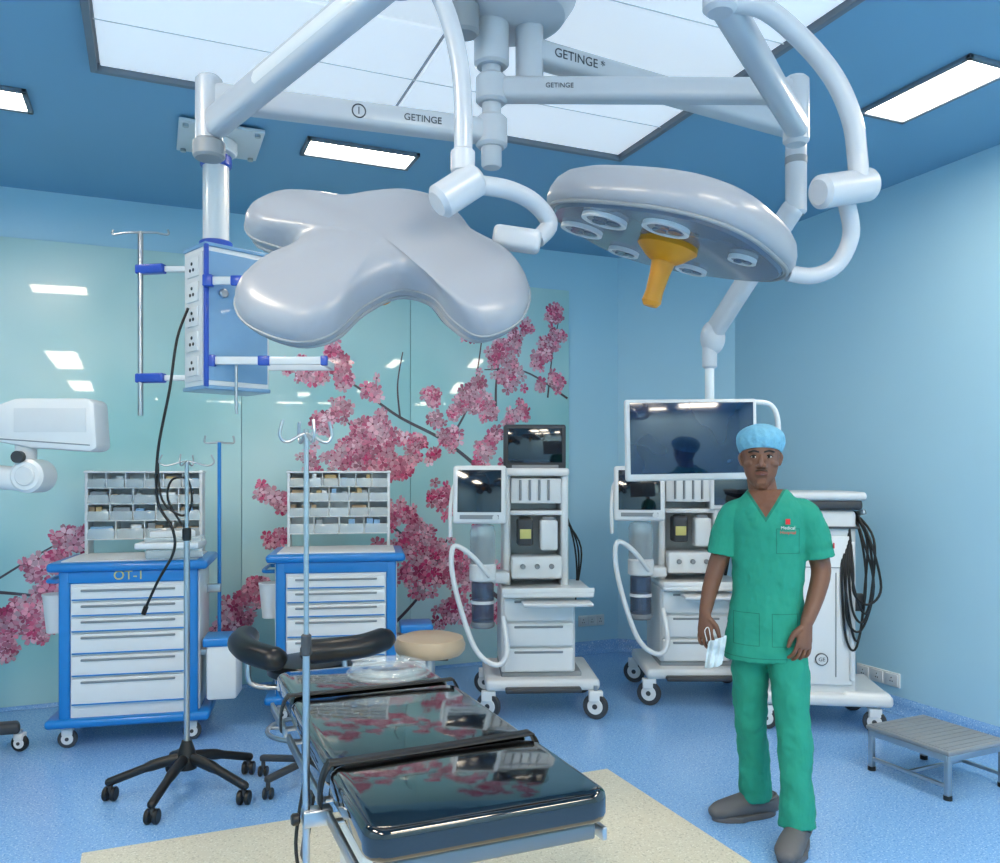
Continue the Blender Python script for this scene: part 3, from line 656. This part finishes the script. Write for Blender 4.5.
# ------------------------------------------------------------------ anesthesia machines
def anesthesia(x,d,yaw,top=True):
    a=SA('anesthesia_machine',x,d,0,yaw)
    for px_,py_ in ((-.31,.02),(.34,-.02),(-.31,.60),(.34,.58)):
        caster(a,px_,py_,.078,wm='dgrey',ang=R(25))
    a.box('base',(.02,.30,.205),(.70,.64,.07),'plastic',b=.025)
    a.box('base_skirt',(.02,.32,.24),(.50,.5,.06),'grey',b=.015)
    a.box('footrest',(.02,-.03,.185),(.46,.08,.03),'dgrey',b=.01)
    a.box('cabinet',(.0,.32,.50),(.46,.50,.48),'plastic',b=.02)
    for i in range(3):
        a.box('drawer_%d'%i,(.0,.06,.345+.155*i),(.43,.03,.142),'white',b=.012)
        a.box('drawer_grip_%d'%i,(.0,.045,.395+.155*i),(.30,.014,.014),'grey',b=.004)
    a.box('work_surface',(.05,.24,.76),(.56,.58,.04),'white',b=.015)
    a.box('work_tray_rim',(.05,-.045,.785),(.56,.015,.03),'white',b=.005)
    a.box('pullout_tray',(.10,-.06,.71),(.42,.16,.02),'plastic',b=.006)
    for sx in (-1,1): a.box('tower_side',(.0+sx*.185,.38,1.14),(.05,.30,.76),'white',b=.02)
    a.box('tower_back',(0,.50,1.14),(.36,.06,.74),'white',b=.01)
    a.box('tower_top',(0,.36,1.50),(.42,.36,.05),'white',b=.02)
    a.box('tower_shelf',(0,.36,1.24),(.33,.26,.03),'white',b=.006)
    a.box('flow_panel',(0,.24,1.38),(.32,.04,.16),'white',b=.008)
    for i in range(4): a.cyl('flow_tube',(-.10+.06*i,.215,1.32),(-.10+.06*i,.215,1.45),.008,'grey',seg=10)
    a.box('vaporizer_a',(-.07,.24,1.12),(.10,.12,.17),'dgrey',b=.015); a.cyl('vaporizer_dial_a',(-.07,.24,1.185),(-.07,.24,1.215),.04,'black',b=.005)
    a.box('vaporizer_label_a',(-.07,.178,1.11),(.07,.006,.06),'gold',b=.001)
    a.box('vaporizer_b',(.08,.24,1.10),(.11,.12,.19),'white',b=.015); a.cyl('vaporizer_dial_b',(.08,.24,1.185),(.08,.24,1.215),.04,'grey',b=.005)
    a.box('gas_block',(0,.26,.90),(.32,.22,.14),'white',b=.015)
    for i in range(3): a.cyl('knob_%d'%i,(-.09+.09*i,.15,.91),(-.09+.09*i,.125,.91),.016,'grey',b=.004)
    a.box('bellows_arm',(-.27,.22,.84),(.20,.18,.07),'plastic',b=.015)
    a.cyl('bellows_base',(-.34,.16,.82),(-.34,.16,.93),.085,'white',b=.01)
    a.lathe('bellows',[(0,0)]+[(.058+.012*(i%2),.012*i+.01) for i in range(14)]+[(0,.18)],'dgrey',(-.34,.16,.93))
    a.lathe('bellows_dome',[(.08,0),(.08,.2),(.07,.235),(.03,.25),(0,.252)],'clear',(-.34,.16,.93))
    a.cyl('absorber_canister',(-.34,.16,.56),(-.34,.16,.82),.07,'smoke',b=.01); a.cyl('absorber_cap',(-.34,.16,.53),(-.34,.16,.57),.075,'grey',b=.01)
    a.cyl('absorber_mid',(-.34,.16,.68),(-.34,.16,.70),.074,'white')
    a.tube('breathing_hose',[(-.30,.07,.86),(-.42,0,1.0),(-.52,-.02,1.05),(-.53,-.03,.9),(-.47,-.03,.65),(-.38,-.04,.42),(-.26,-.04,.34),(-.20,-.03,.42),(-.22,.03,.62)],.016,'white')
    a.tube('support_arm',[(-.2,.3,1.42),(-.36,.26,1.46),(-.50,.18,1.44),(-.54,.1,1.3),(-.54,.08,1.1)],.012,'white')
    a.xf=Matrix.Translation((-.36,.10,1.36))@Matrix.Rotation(R(-6),4,'Z')@Matrix.Rotation(R(-6),4,'X')
    a.box('vent_display_bezel',(0,0,0),(.33,.06,.36),'white',b=.02); a.box('vent_display_screen',(0,-.031,.02),(.27,.006,.26),'screen',b=.002)
    a.box('vent_display_keys',(0,-.031,-.14),(.24,.006,.025),'grey',b=.002); a.cyl('vent_display_knob',(.10,-.03,-.145),(.10,-.05,-.145),.018,'plastic')
    a.xf=Matrix.Identity(4)
    a.beam('vent_display_arm',(-.2,.34,1.36),(-.33,.13,1.36),.05,.06,'plastic',b=.01)
    if top:
        a.cyl('monitor_post',(.02,.36,1.52),(.02,.36,1.60),.025,'grey')
        a.box('patient_monitor',(.0,.33,1.66),(.40,.10,.29),'dgrey',b=.015); a.box('patient_monitor_screen',(.0,.277,1.67),(.35,.006,.22),'screen',b=.002)
        a.box('patient_monitor_keys',(.0,.277,1.535),(.30,.006,.02),'grey',b=.002)
    else:
        a.box('side_monitor',(.28,.22,1.38),(.30,.05,.26),'white',b=.012); a.box('side_monitor_screen',(.28,.193,1.38),(.25,.006,.20),'screen',b=.002)
        a.beam('side_monitor_arm',(.18,.36,1.38),(.26,.24,1.38),.04,.05,'plastic',b=.01)
    for i in range(3): a.tube('cable_%d'%i,[(.2,.45,1.3-.05*i),(.28+.02*i,.44,1.0),(.29,.45,.7),(.24,.45,.4)],.006,'black',seg=8)
    return a
anesthesia(.24,5.02,R(3)); anesthesia(1.27,5.3,R(0),False)

a=SA('monitoring_tower',1.88,4.95,0,R(-8))  # monitoring equipment tower, seen from its side
for px_,py_ in ((-.30,-.16),(.30,-.16),(-.28,.30),(.30,.30)): caster(a,px_,py_,.065,wm='dgrey',ang=R(20))
a.box('base',(.02,.06,.19),(.74,.56,.07),'plastic',b=.025)
a.box('base_bar',(.25,-.16,.21),(.26,.10,.05),'white',b=.02)
a.box('body',(-.03,.06,.74),(.46,.46,1.08),'plastic',b=.03)
a.box('side_panel',(-.03,-.175,.70),(.40,.02,.86),'white',b=.02)
a.box('panel_groove',(-.03,-.187,.95),(.36,.004,.006),'grey',b=.001); a.box('panel_groove_v',(.08,-.187,.62),(.006,.004,.6),'grey',b=.001)
a.box('handle_strip',(.17,-.19,.70),(.03,.02,.80),'plastic',b=.008)
a.cyl('badge',(.0,-.185,.42),(.0,-.195,.42),.036,'dgrey'); a.cyl('badge_ring',(.0,-.19,.42),(.0,-.197,.42),.030,'plastic')
a.text('badge_text','GE',(.0,-.199,.42),.03,'paper')
a.box('top_deck',(-.02,.06,1.31),(.50,.50,.06),'dgrey',b=.02); a.box('top_cap',(-.02,.06,1.36),(.54,.52,.05),'plastic',b=.02)
a.box('unit_a',(-.03,.04,1.18),(.47,.47,.012),'dgrey',b=.003)
a.beam('cable_hook',(.18,-.05,1.24),(.26,-.12,1.27),.03,.03,'steel',b=.006)
for i in range(6):
    x0=.15+.010*i; dz=.05*i; wv=.02*math.sin(i*2.1)
    a.tube('hanging_cable_%d'%i,[(.20,-.06-.012*i,1.27),(x0+.07+wv,-.18-.01*i,1.12),(x0+.09-wv,-.2-.01*i,.85),(x0+.04,-.2-.01*i,.50+dz),(x0-.02+wv,-.2-.01*i,.56+dz),(x0-.04,-.19-.01*i,.95),(.16,-.09-.01*i,1.24)],.007,'black',seg=8)
a.box('side_clip',(.20,-.16,.75),(.08,.05,.10),'dgrey',b=.01)

# ------------------------------------------------------------------ step stool (room aligned)
a=Asm('step_stool',(3.54,2.90,0),R(2))
sw,sd=.42,.46
a.box('tread',(0,0,.215),(sw,sd,.022),'grey',b=.006); a.box('tread_rubber',(0,0,.2265),(sw-.03,sd-.03,.006),'grey',b=.002)
for i in range(10): a.box('tread_rib_%d'%i,(0,-sd/2+.045+i*.041,.231),(sw-.05,.010,.003),'grey',b=.001)
for sx in (-1,1):
    for sy in (-1,1):
        a.box('leg',(sx*(sw/2-.02),sy*(sd/2-.02),.105),(.026,.026,.20),'steel',b=.004); a.cyl('foot',(sx*(sw/2-.02),sy*(sd/2-.02),0),(sx*(sw/2-.02),sy*(sd/2-.02),.02),.019,'black')
    a.box('brace_s',(sx*(sw/2-.02),0,.06),(.016,sd-.05,.016),'steel',b=.003)
for sy in (-1,1): a.box('apron',(0,sy*(sd/2-.012),.19),(sw-.03,.016,.03),'steel',b=.003)
a.box('brace_f',(0,0,.06),(sw-.05,.016,.016),'steel',b=.003)
for sx in (-1,1): a.box('apron_s',(sx*(sw/2-.01),0,.19),(.014,sd-.03,.03),'steel',b=.003)

# ------------------------------------------------------------------ man
a=SA('standing_surgeon',1.13,3.45,0,R(-15))
def solid(name,build,m,vox,sm=6,disp=0,dscale=.15):
    bm=bmesh.new(); build(bm)
    o=a.add(name,bm,m,ang=180)
    md=o.modifiers.new('remesh','REMESH'); md.mode='VOXEL'; md.voxel_size=vox; md.use_smooth_shade=True
    if sm:
        s_=o.modifiers.new('smooth','SMOOTH'); s_.iterations=sm; s_.factor=.5
    if disp:
        tx=bpy.data.textures.new(name,'CLOUDS'); tx.noise_scale=dscale
        dd=o.modifiers.new('folds','DISPLACE'); dd.texture=tx; dd.strength=disp; dd.mid_level=.5
    return o
def limb(bm,pts,rad,side=None,seg=20,sub=4,ends=True):
    P=catmull(pts,sub)
    rr=[(r,r) if not isinstance(r,(tuple,list)) else r for r in rad]; out=[]
    for i in range(len(rr)-1):
        for k in range(sub):
            t=k/sub; out.append(tuple(rr[i][j]*(1-t)+rr[i+1][j]*t for j in (0,1)))
    out.append(rr[-1]); sweep(bm,P,out,seg,side=side,round_ends=ends)
X=(1,0,0)
def trousers(bm):
    limb(bm,[(-.02,.0,1.0),(-.02,.0,.88),(-.015,.0,.80)],[(.12,.09),(.130,.100),(.134,.102)],side=X,seg=28)
    limb(bm,[(-.078,.01,.86),(-.082,.04,.68),(-.078,.07,.48),(-.064,.115,.28),(-.055,.14,.085)],[(.072,.088),(.078,.096),(.068,.078),(.064,.072),(.070,.074)],side=X,ends=False)
    limb(bm,[(.050,-.005,.86),(.070,-.04,.68),(.082,-.075,.48),(.092,-.105,.28),(.098,-.125,.085)],[(.072,.088),(.080,.096),(.070,.080),(.066,.074),(.073,.077)],side=X,ends=False)
solid('scrub_trousers',trousers,'scrub',.007,3,.024,.08)
def top(bm):
    limb(bm,[(-.024,0,.725),(-.024,0,.76),(-.018,0,.88),(-.012,0,1.0),(-.010,0,1.15),(-.010,0,1.27),(-.010,.004,1.335),(-.010,.008,1.375),(-.010,.008,1.402),(-.010,.008,1.425)],
         [(.166,.136),(.163,.133),(.156,.126),(.142,.110),(.146,.110),(.154,.114),(.152,.108),(.132,.098),(.104,.084),(.078,.070)],side=X,seg=32,ends=False)
    limb(bm,[(-.10,.005,1.35),(-.150,.005,1.318),(-.176,.005,1.25),(-.194,.005,1.15)],[.050,.060,.060,.066],ends=False)
    limb(bm,[(.09,.005,1.35),(.142,.005,1.318),(.168,.005,1.25),(.188,.005,1.145)],[.050,.060,.062,.068],ends=False)
sc=M['scrub'].copy(); nt=sc.node_tree; b=nt.nodes['Principled BSDF']; M['scrubtop']=sc
o=solid('scrub_top',top,'scrubtop',.0055,3,.018,.07)
tc=[n for n in nt.nodes if n.type=='TEX_COORD'][0]; sx=nt.nodes.new('ShaderNodeSeparateXYZ'); nt.links.new(tc.outputs['Object'],sx.inputs[0])
def mth(op,*ins):
    n=nt.nodes.new('ShaderNodeMath'); n.operation=op
    for i,v in enumerate(ins):
        if isinstance(v,(int,float)): n.inputs[i].default_value=v
        else: nt.links.new(v,n.inputs[i])
    return n.outputs[0]
HX=-.040
ax=mth('ABSOLUTE',mth('ADD',sx.outputs['X'],.024))
lim=mth('MULTIPLY',mth('SUBTRACT',sx.outputs['Z'],1.315),.62)
front=mth('LESS_THAN',sx.outputs['Y'],-.01)
vin=mth('MULTIPLY',mth('LESS_THAN',ax,lim),front)
vseam=mth('MULTIPLY',mth('LESS_THAN',ax,mth('ADD',lim,.012)),front)
for pcx,pcz,pw,ph in ((-.100,.86,.050,.065),(.050,.86,.050,.065),(.062,1.22,.045,.05)):
    q=mth('MAXIMUM',mth('SUBTRACT',mth('ABSOLUTE',mth('SUBTRACT',sx.outputs['X'],pcx)),pw),mth('SUBTRACT',mth('ABSOLUTE',mth('SUBTRACT',sx.outputs['Z'],pcz)),ph))
    vseam=mth('MAXIMUM',vseam,mth('MULTIPLY',mth('LESS_THAN',mth('ABSOLUTE',q),.0016),front))
vseam=mth('MAXIMUM',vseam,mth('LESS_THAN',mth('ABSOLUTE',mth('SUBTRACT',sx.outputs['Z'],.745)),.0018))
src=b.inputs['Base Color'].links[0].from_socket
m1=nt.nodes.new('ShaderNodeMix'); m1.data_type='RGBA'; nt.links.new(vseam,m1.inputs[0]); nt.links.new(src,m1.inputs[6]); m1.inputs[7].default_value=lin((16,112,94))
m2=nt.nodes.new('ShaderNodeMix'); m2.data_type='RGBA'; nt.links.new(vin,m2.inputs[0]); nt.links.new(m1.outputs[2],m2.inputs[6]); m2.inputs[7].default_value=lin((112,76,60))
nt.links.new(m2.outputs[2],b.inputs['Base Color'])
def headb(bm):
    limb(bm,[(HX,-.050,1.452),(HX,-.042,1.464),(HX,-.028,1.490),(HX,-.014,1.525),(HX,-.004,1.565),(HX,.0,1.605),(HX,.002,1.635),(HX,.004,1.65)],
         [(.030,.030),(.046,.046),(.062,.066),(.071,.084),(.076,.094),(.077,.096),(.066,.082),(.048,.062)],side=X,seg=28)
    limb(bm,[(HX+.020,.012,1.35),(HX+.012,.012,1.41),(HX,.012,1.48)],[(.064,.058),(.058,.054),(.056,.054)],side=X)
    limb(bm,[(HX,-.090,1.570),(HX,-.099,1.548),(HX,-.107,1.528)],[.0075,.0095,.0125],seg=12)
    for s_ in (-1,1):
        limb(bm,[(HX+s_*.009,-.100,1.524),(HX+s_*.0165,-.093,1.523)],[.0085,.0075],seg=10)
        limb(bm,[(HX+s_*.014,-.086,1.584),(HX+s_*.045,-.076,1.585)],[.008,.008],seg=10)
        limb(bm,[(HX+s_*.042,-.070,1.537),(HX+s_*.056,-.046,1.530)],[.013,.014],seg=12)
        limb(bm,[(HX+s_*.078,.006,1.578),(HX+s_*.085,.008,1.560),(HX+s_*.077,.002,1.530)],[(.006,.018),(.007,.017),(.005,.010)],side=X,seg=12)
    limb(bm,[(HX-.018,-.082,1.492),(HX,-.089,1.494),(HX+.018,-.082,1.492)],[.010,.012,.010],seg=12)
    limb(bm,[(HX-.010,-.074,1.458),(HX+.010,-.074,1.458)],[.013,.013],seg=12)
solid('head_skin',headb,'skin',.0032,5)
for s_ in (-1,1):
    a.ball('eye_%s'%('l' if s_<0 else 'r'),(HX+s_*.030,-.083,1.562),(.0135,.0095,.0065),'eye',seg=16)
    a.ball('iris',(HX+s_*.030-.001,-.0912,1.562),(.0062,.0025,.0062),'hair',seg=12)
    a.tube('upper_lid',[(HX+s_*.030-.0145,-.085,1.562),(HX+s_*.030,-.0940,1.5695),(HX+s_*.030+.0145,-.084,1.562)],.0022,'hair',seg=8)
    a.tube('lower_lid',[(HX+s_*.030-.0145,-.085,1.562),(HX+s_*.030,-.0925,1.5545),(HX+s_*.030+.0145,-.084,1.562)],.0020,'skin',seg=8)
    bm=bmesh.new(); P=catmull([(HX+s_*.012,-.0955,1.582),(HX+s_*.030,-.0945,1.587),(HX+s_*.050,-.083,1.582)],5); sweep(bm,P,[(.0036,.003)]*len(P),8,side=(0,0,1),round_ends=True); a.add('eyebrow',bm,'hair')
bm=bmesh.new(); P=catmull([(HX-.022,-.0885,1.5045),(HX-.012,-.0975,1.508),(HX,-.1,1.5075),(HX+.012,-.0975,1.508),(HX+.022,-.0885,1.5045)],5); sweep(bm,P,[(.0018,.0026)]*len(P),8,side=(0,0,1),round_ends=True); a.add('moustache',bm,'hair')
for nm,z,r in (('lip_upper',1.4985,.0032),('lip_lower',1.4905,.0042)):
    bm=bmesh.new(); P=catmull([(HX-.022,-.089,1.4945),(HX,-.0995,z),(HX+.022,-.089,1.4945)],6); sweep(bm,P,[(r,.004)]*len(P),10,side=(0,0,1),round_ends=True); a.add(nm,bm,'lip')
bm=bmesh.new(); prev=None; prof=[(1.585,.082,.103),(1.60,.090,.111),(1.62,.098,.120),(1.645,.100,.122),(1.668,.092,.112),(1.688,.072,.090),(1.702,.042,.054),(1.706,.012,.016)]
for k,(z,rx,ry) in enumerate(prof):
    ring=[]
    for i in range(64):
        t=2*math.pi*i/64; w=1+(.022*math.sin(t*17+k*.4) if k<6 else 0)*(k>0)+.015*math.sin(5*t+k)
        zz=z+(.020*(1-k/8) if k<5 else .004)*(-math.sin(t))-.006
        ring.append(bm.verts.new((HX+rx*w*math.cos(t),.004+ry*w*math.sin(t),zz)))
    if prev:
        for i in range(64): j=(i+1)%64; bm.faces.new((prev[i],prev[j],ring[j],ring[i]))
    prev=ring
bm.faces.new(prev)
o=a.add('surgical_cap',bm,'cap',ang=180); md=o.modifiers.new('s','SOLIDIFY'); md.thickness=.003
md=o.modifiers.new('ss','SUBSURF'); md.levels=1; md.render_levels=1
def hand(bm,wr,dirv,palm_n,thumb_side,curl):
    d=Vector(dirv).normalized(); n=Vector(palm_n); n=(n-d*n.dot(d)).normalized(); s_=d.cross(n).normalized()*thumb_side
    wr=Vector(wr)
    P=[wr-d*.01,wr+d*.03,wr+d*.06,wr+d*.088]
    limb(bm,P,[(.025,.020),(.032,.018),(.038,.016),(.038,.013)],side=s_,seg=16,sub=2)
    lens=[.072,.080,.075,.058]
    for i,l in enumerate(lens):
        off=(.0300-.0200*i)
        b0=wr+d*.084+s_*off
        pts=[b0]; ang=curl*.5; p=b0
        for j,fr in enumerate((.46,.31,.23)):
            dirj=(d*math.cos(ang)+n*math.sin(ang)+s_*(.12-.08*i)).normalized(); p=p+dirj*l*fr; pts.append(p.copy()); ang+=curl*(1+.08*i)
        limb(bm,pts,[.0090,.0085,.0078,.0066],seg=10,sub=2)
    b0=wr+d*.022+s_*.024
    p1=b0+(d*.7+s_*.55+n*.3).normalized()*.036; p2=p1+(d*.9+s_*.12+n*.35).normalized()*.032; p3=p2+(d*.95+n*.3).normalized()*.022
    limb(bm,[b0,p1,p2,p3],[.014,.012,.0098,.008],seg=10,sub=2)
def armL(bm):
    limb(bm,[(-.165,.005,1.27),(-.190,.008,1.18),(-.220,.015,1.09),(-.245,-.005,1.0),(-.265,-.03,.905)],[.044,.042,.038,.034,(.025,.022)],side=X)
    hand(bm,(-.265,-.032,.90),(.02,-.14,-1),(.55,.8,0),1,.42)
def armR(bm):
    limb(bm,[(.155,.005,1.27),(.180,.008,1.18),(.200,.018,1.09),(.172,-.04,.99),(.132,-.105,.895)],[.044,.043,.040,.035,(.025,.022)],side=X)
    hand(bm,(.131,-.108,.89),(-.14,-.22,-1),(-.55,.8,.1),-1,.42)
solid('arm_skin_right',armL,'skin',.0026,2); solid('arm_skin_left',armR,'skin',.0026,2)
def clog(cx,cy,ang):
    mt=Matrix.Translation((cx,cy,0))@Matrix.Rotation(ang,4,'Z')@Matrix.Scale(1.08,4)
    def up(bm):
        b2=bmesh.new()
        limb(b2,[(0,.075,.05),(0,.03,.052),(0,-.03,.056),(0,-.09,.048),(0,-.15,.04),(0,-.178,.035)],[(.036,.042),(.040,.044),(.043,.050),(.050,.042),(.049,.034),(.036,.026)],side=X,seg=20)
        for v in b2.verts: v.co.z=max(v.co.z,.004)
        b2.transform(mt); me=bpy.data.meshes.new('t'); b2.to_mesh(me); b2.free(); bm.from_mesh(me)
    solid('clog',up,'clog',.006,3)
    a.prism('clog_sole',[(math.cos(t)*(.044+.012*(math.sin(t)<0)),math.sin(t)*.140-.05) for t in [i*2*math.pi/28 for i in range(28)]],.0,.024,'clog',b=.004,mt=mt)
    a.tube('clog_heel_strap',[mt@Vector(p) for p in ((-.046,-.02,.075),(-.046,.05,.085),(0,.088,.085),(.046,.05,.085),(.046,-.02,.075))],.007,'clog',seg=8)
clog(-.055,.14,R(-62)); clog(.098,-.125,R(-18))
bm=bmesh.new(); nx,nz=10,8; g=[]
for i in range(nx):
    col=[]
    for j in range(nz):
        x=-.05+.10*i/(nx-1); z=-.06+.12*j/(nz-1)
        col.append(bm.verts.new((-.222+x*.75+z*.15,-.115+.012*math.sin(i*1.7)+.01*math.cos(j*1.3+i*.4)+abs(x)*.3,.755+z+x*.25)))
    g.append(col)
for i in range(nx-1):
    for j in range(nz-1): bm.faces.new((g[i][j],g[i+1][j],g[i+1][j+1],g[i][j+1]))
o=a.add('face_mask',bm,'mask',ang=180); md=o.modifiers.new('s','SOLIDIFY'); md.thickness=.002; md=o.modifiers.new('ss','SUBSURF'); md.levels=1
a.tube('mask_loop',[(-.255,-.10,.80),(-.265,-.09,.84),(-.25,-.07,.85),(-.24,-.09,.80)],.0018,'white',seg=6)
a.box('chest_logo',(.060,-.118,1.30),(.018,.004,.022),'red',b=.001); 
a.text('chest_text','Medical',(.060,-.124,1.275),.018,'white'); a.text('chest_text_b','Hospital',(.060,-.125,1.257),.018,'red')
a.box('sleeve_tag',(.244,-.02,1.20),(.004,.022,.022),'red',b=.001)

# ------------------------------------------------------------------ world + camera
w=bpy.data.worlds.new('World'); scene.world=w; w.use_nodes=True
w.node_tree.nodes['Background'].inputs[0].default_value=(.5,.7,.9,1); w.node_tree.nodes['Background'].inputs[1].default_value=.2
cam=bpy.data.cameras.new('Camera'); co=bpy.data.objects.new('Camera',cam); COL.objects.link(co)
cam.sensor_fit='HORIZONTAL'; cam.sensor_width=36; cam.lens=826*36/1000; cam.shift_y=.0405
co.location=(0,0,1.5); co.rotation_euler=(R(90),0,-TH); cam.clip_start=.05
scene.camera=co
scene.view_settings.view_transform='Standard'
scene.view_settings.exposure=.22
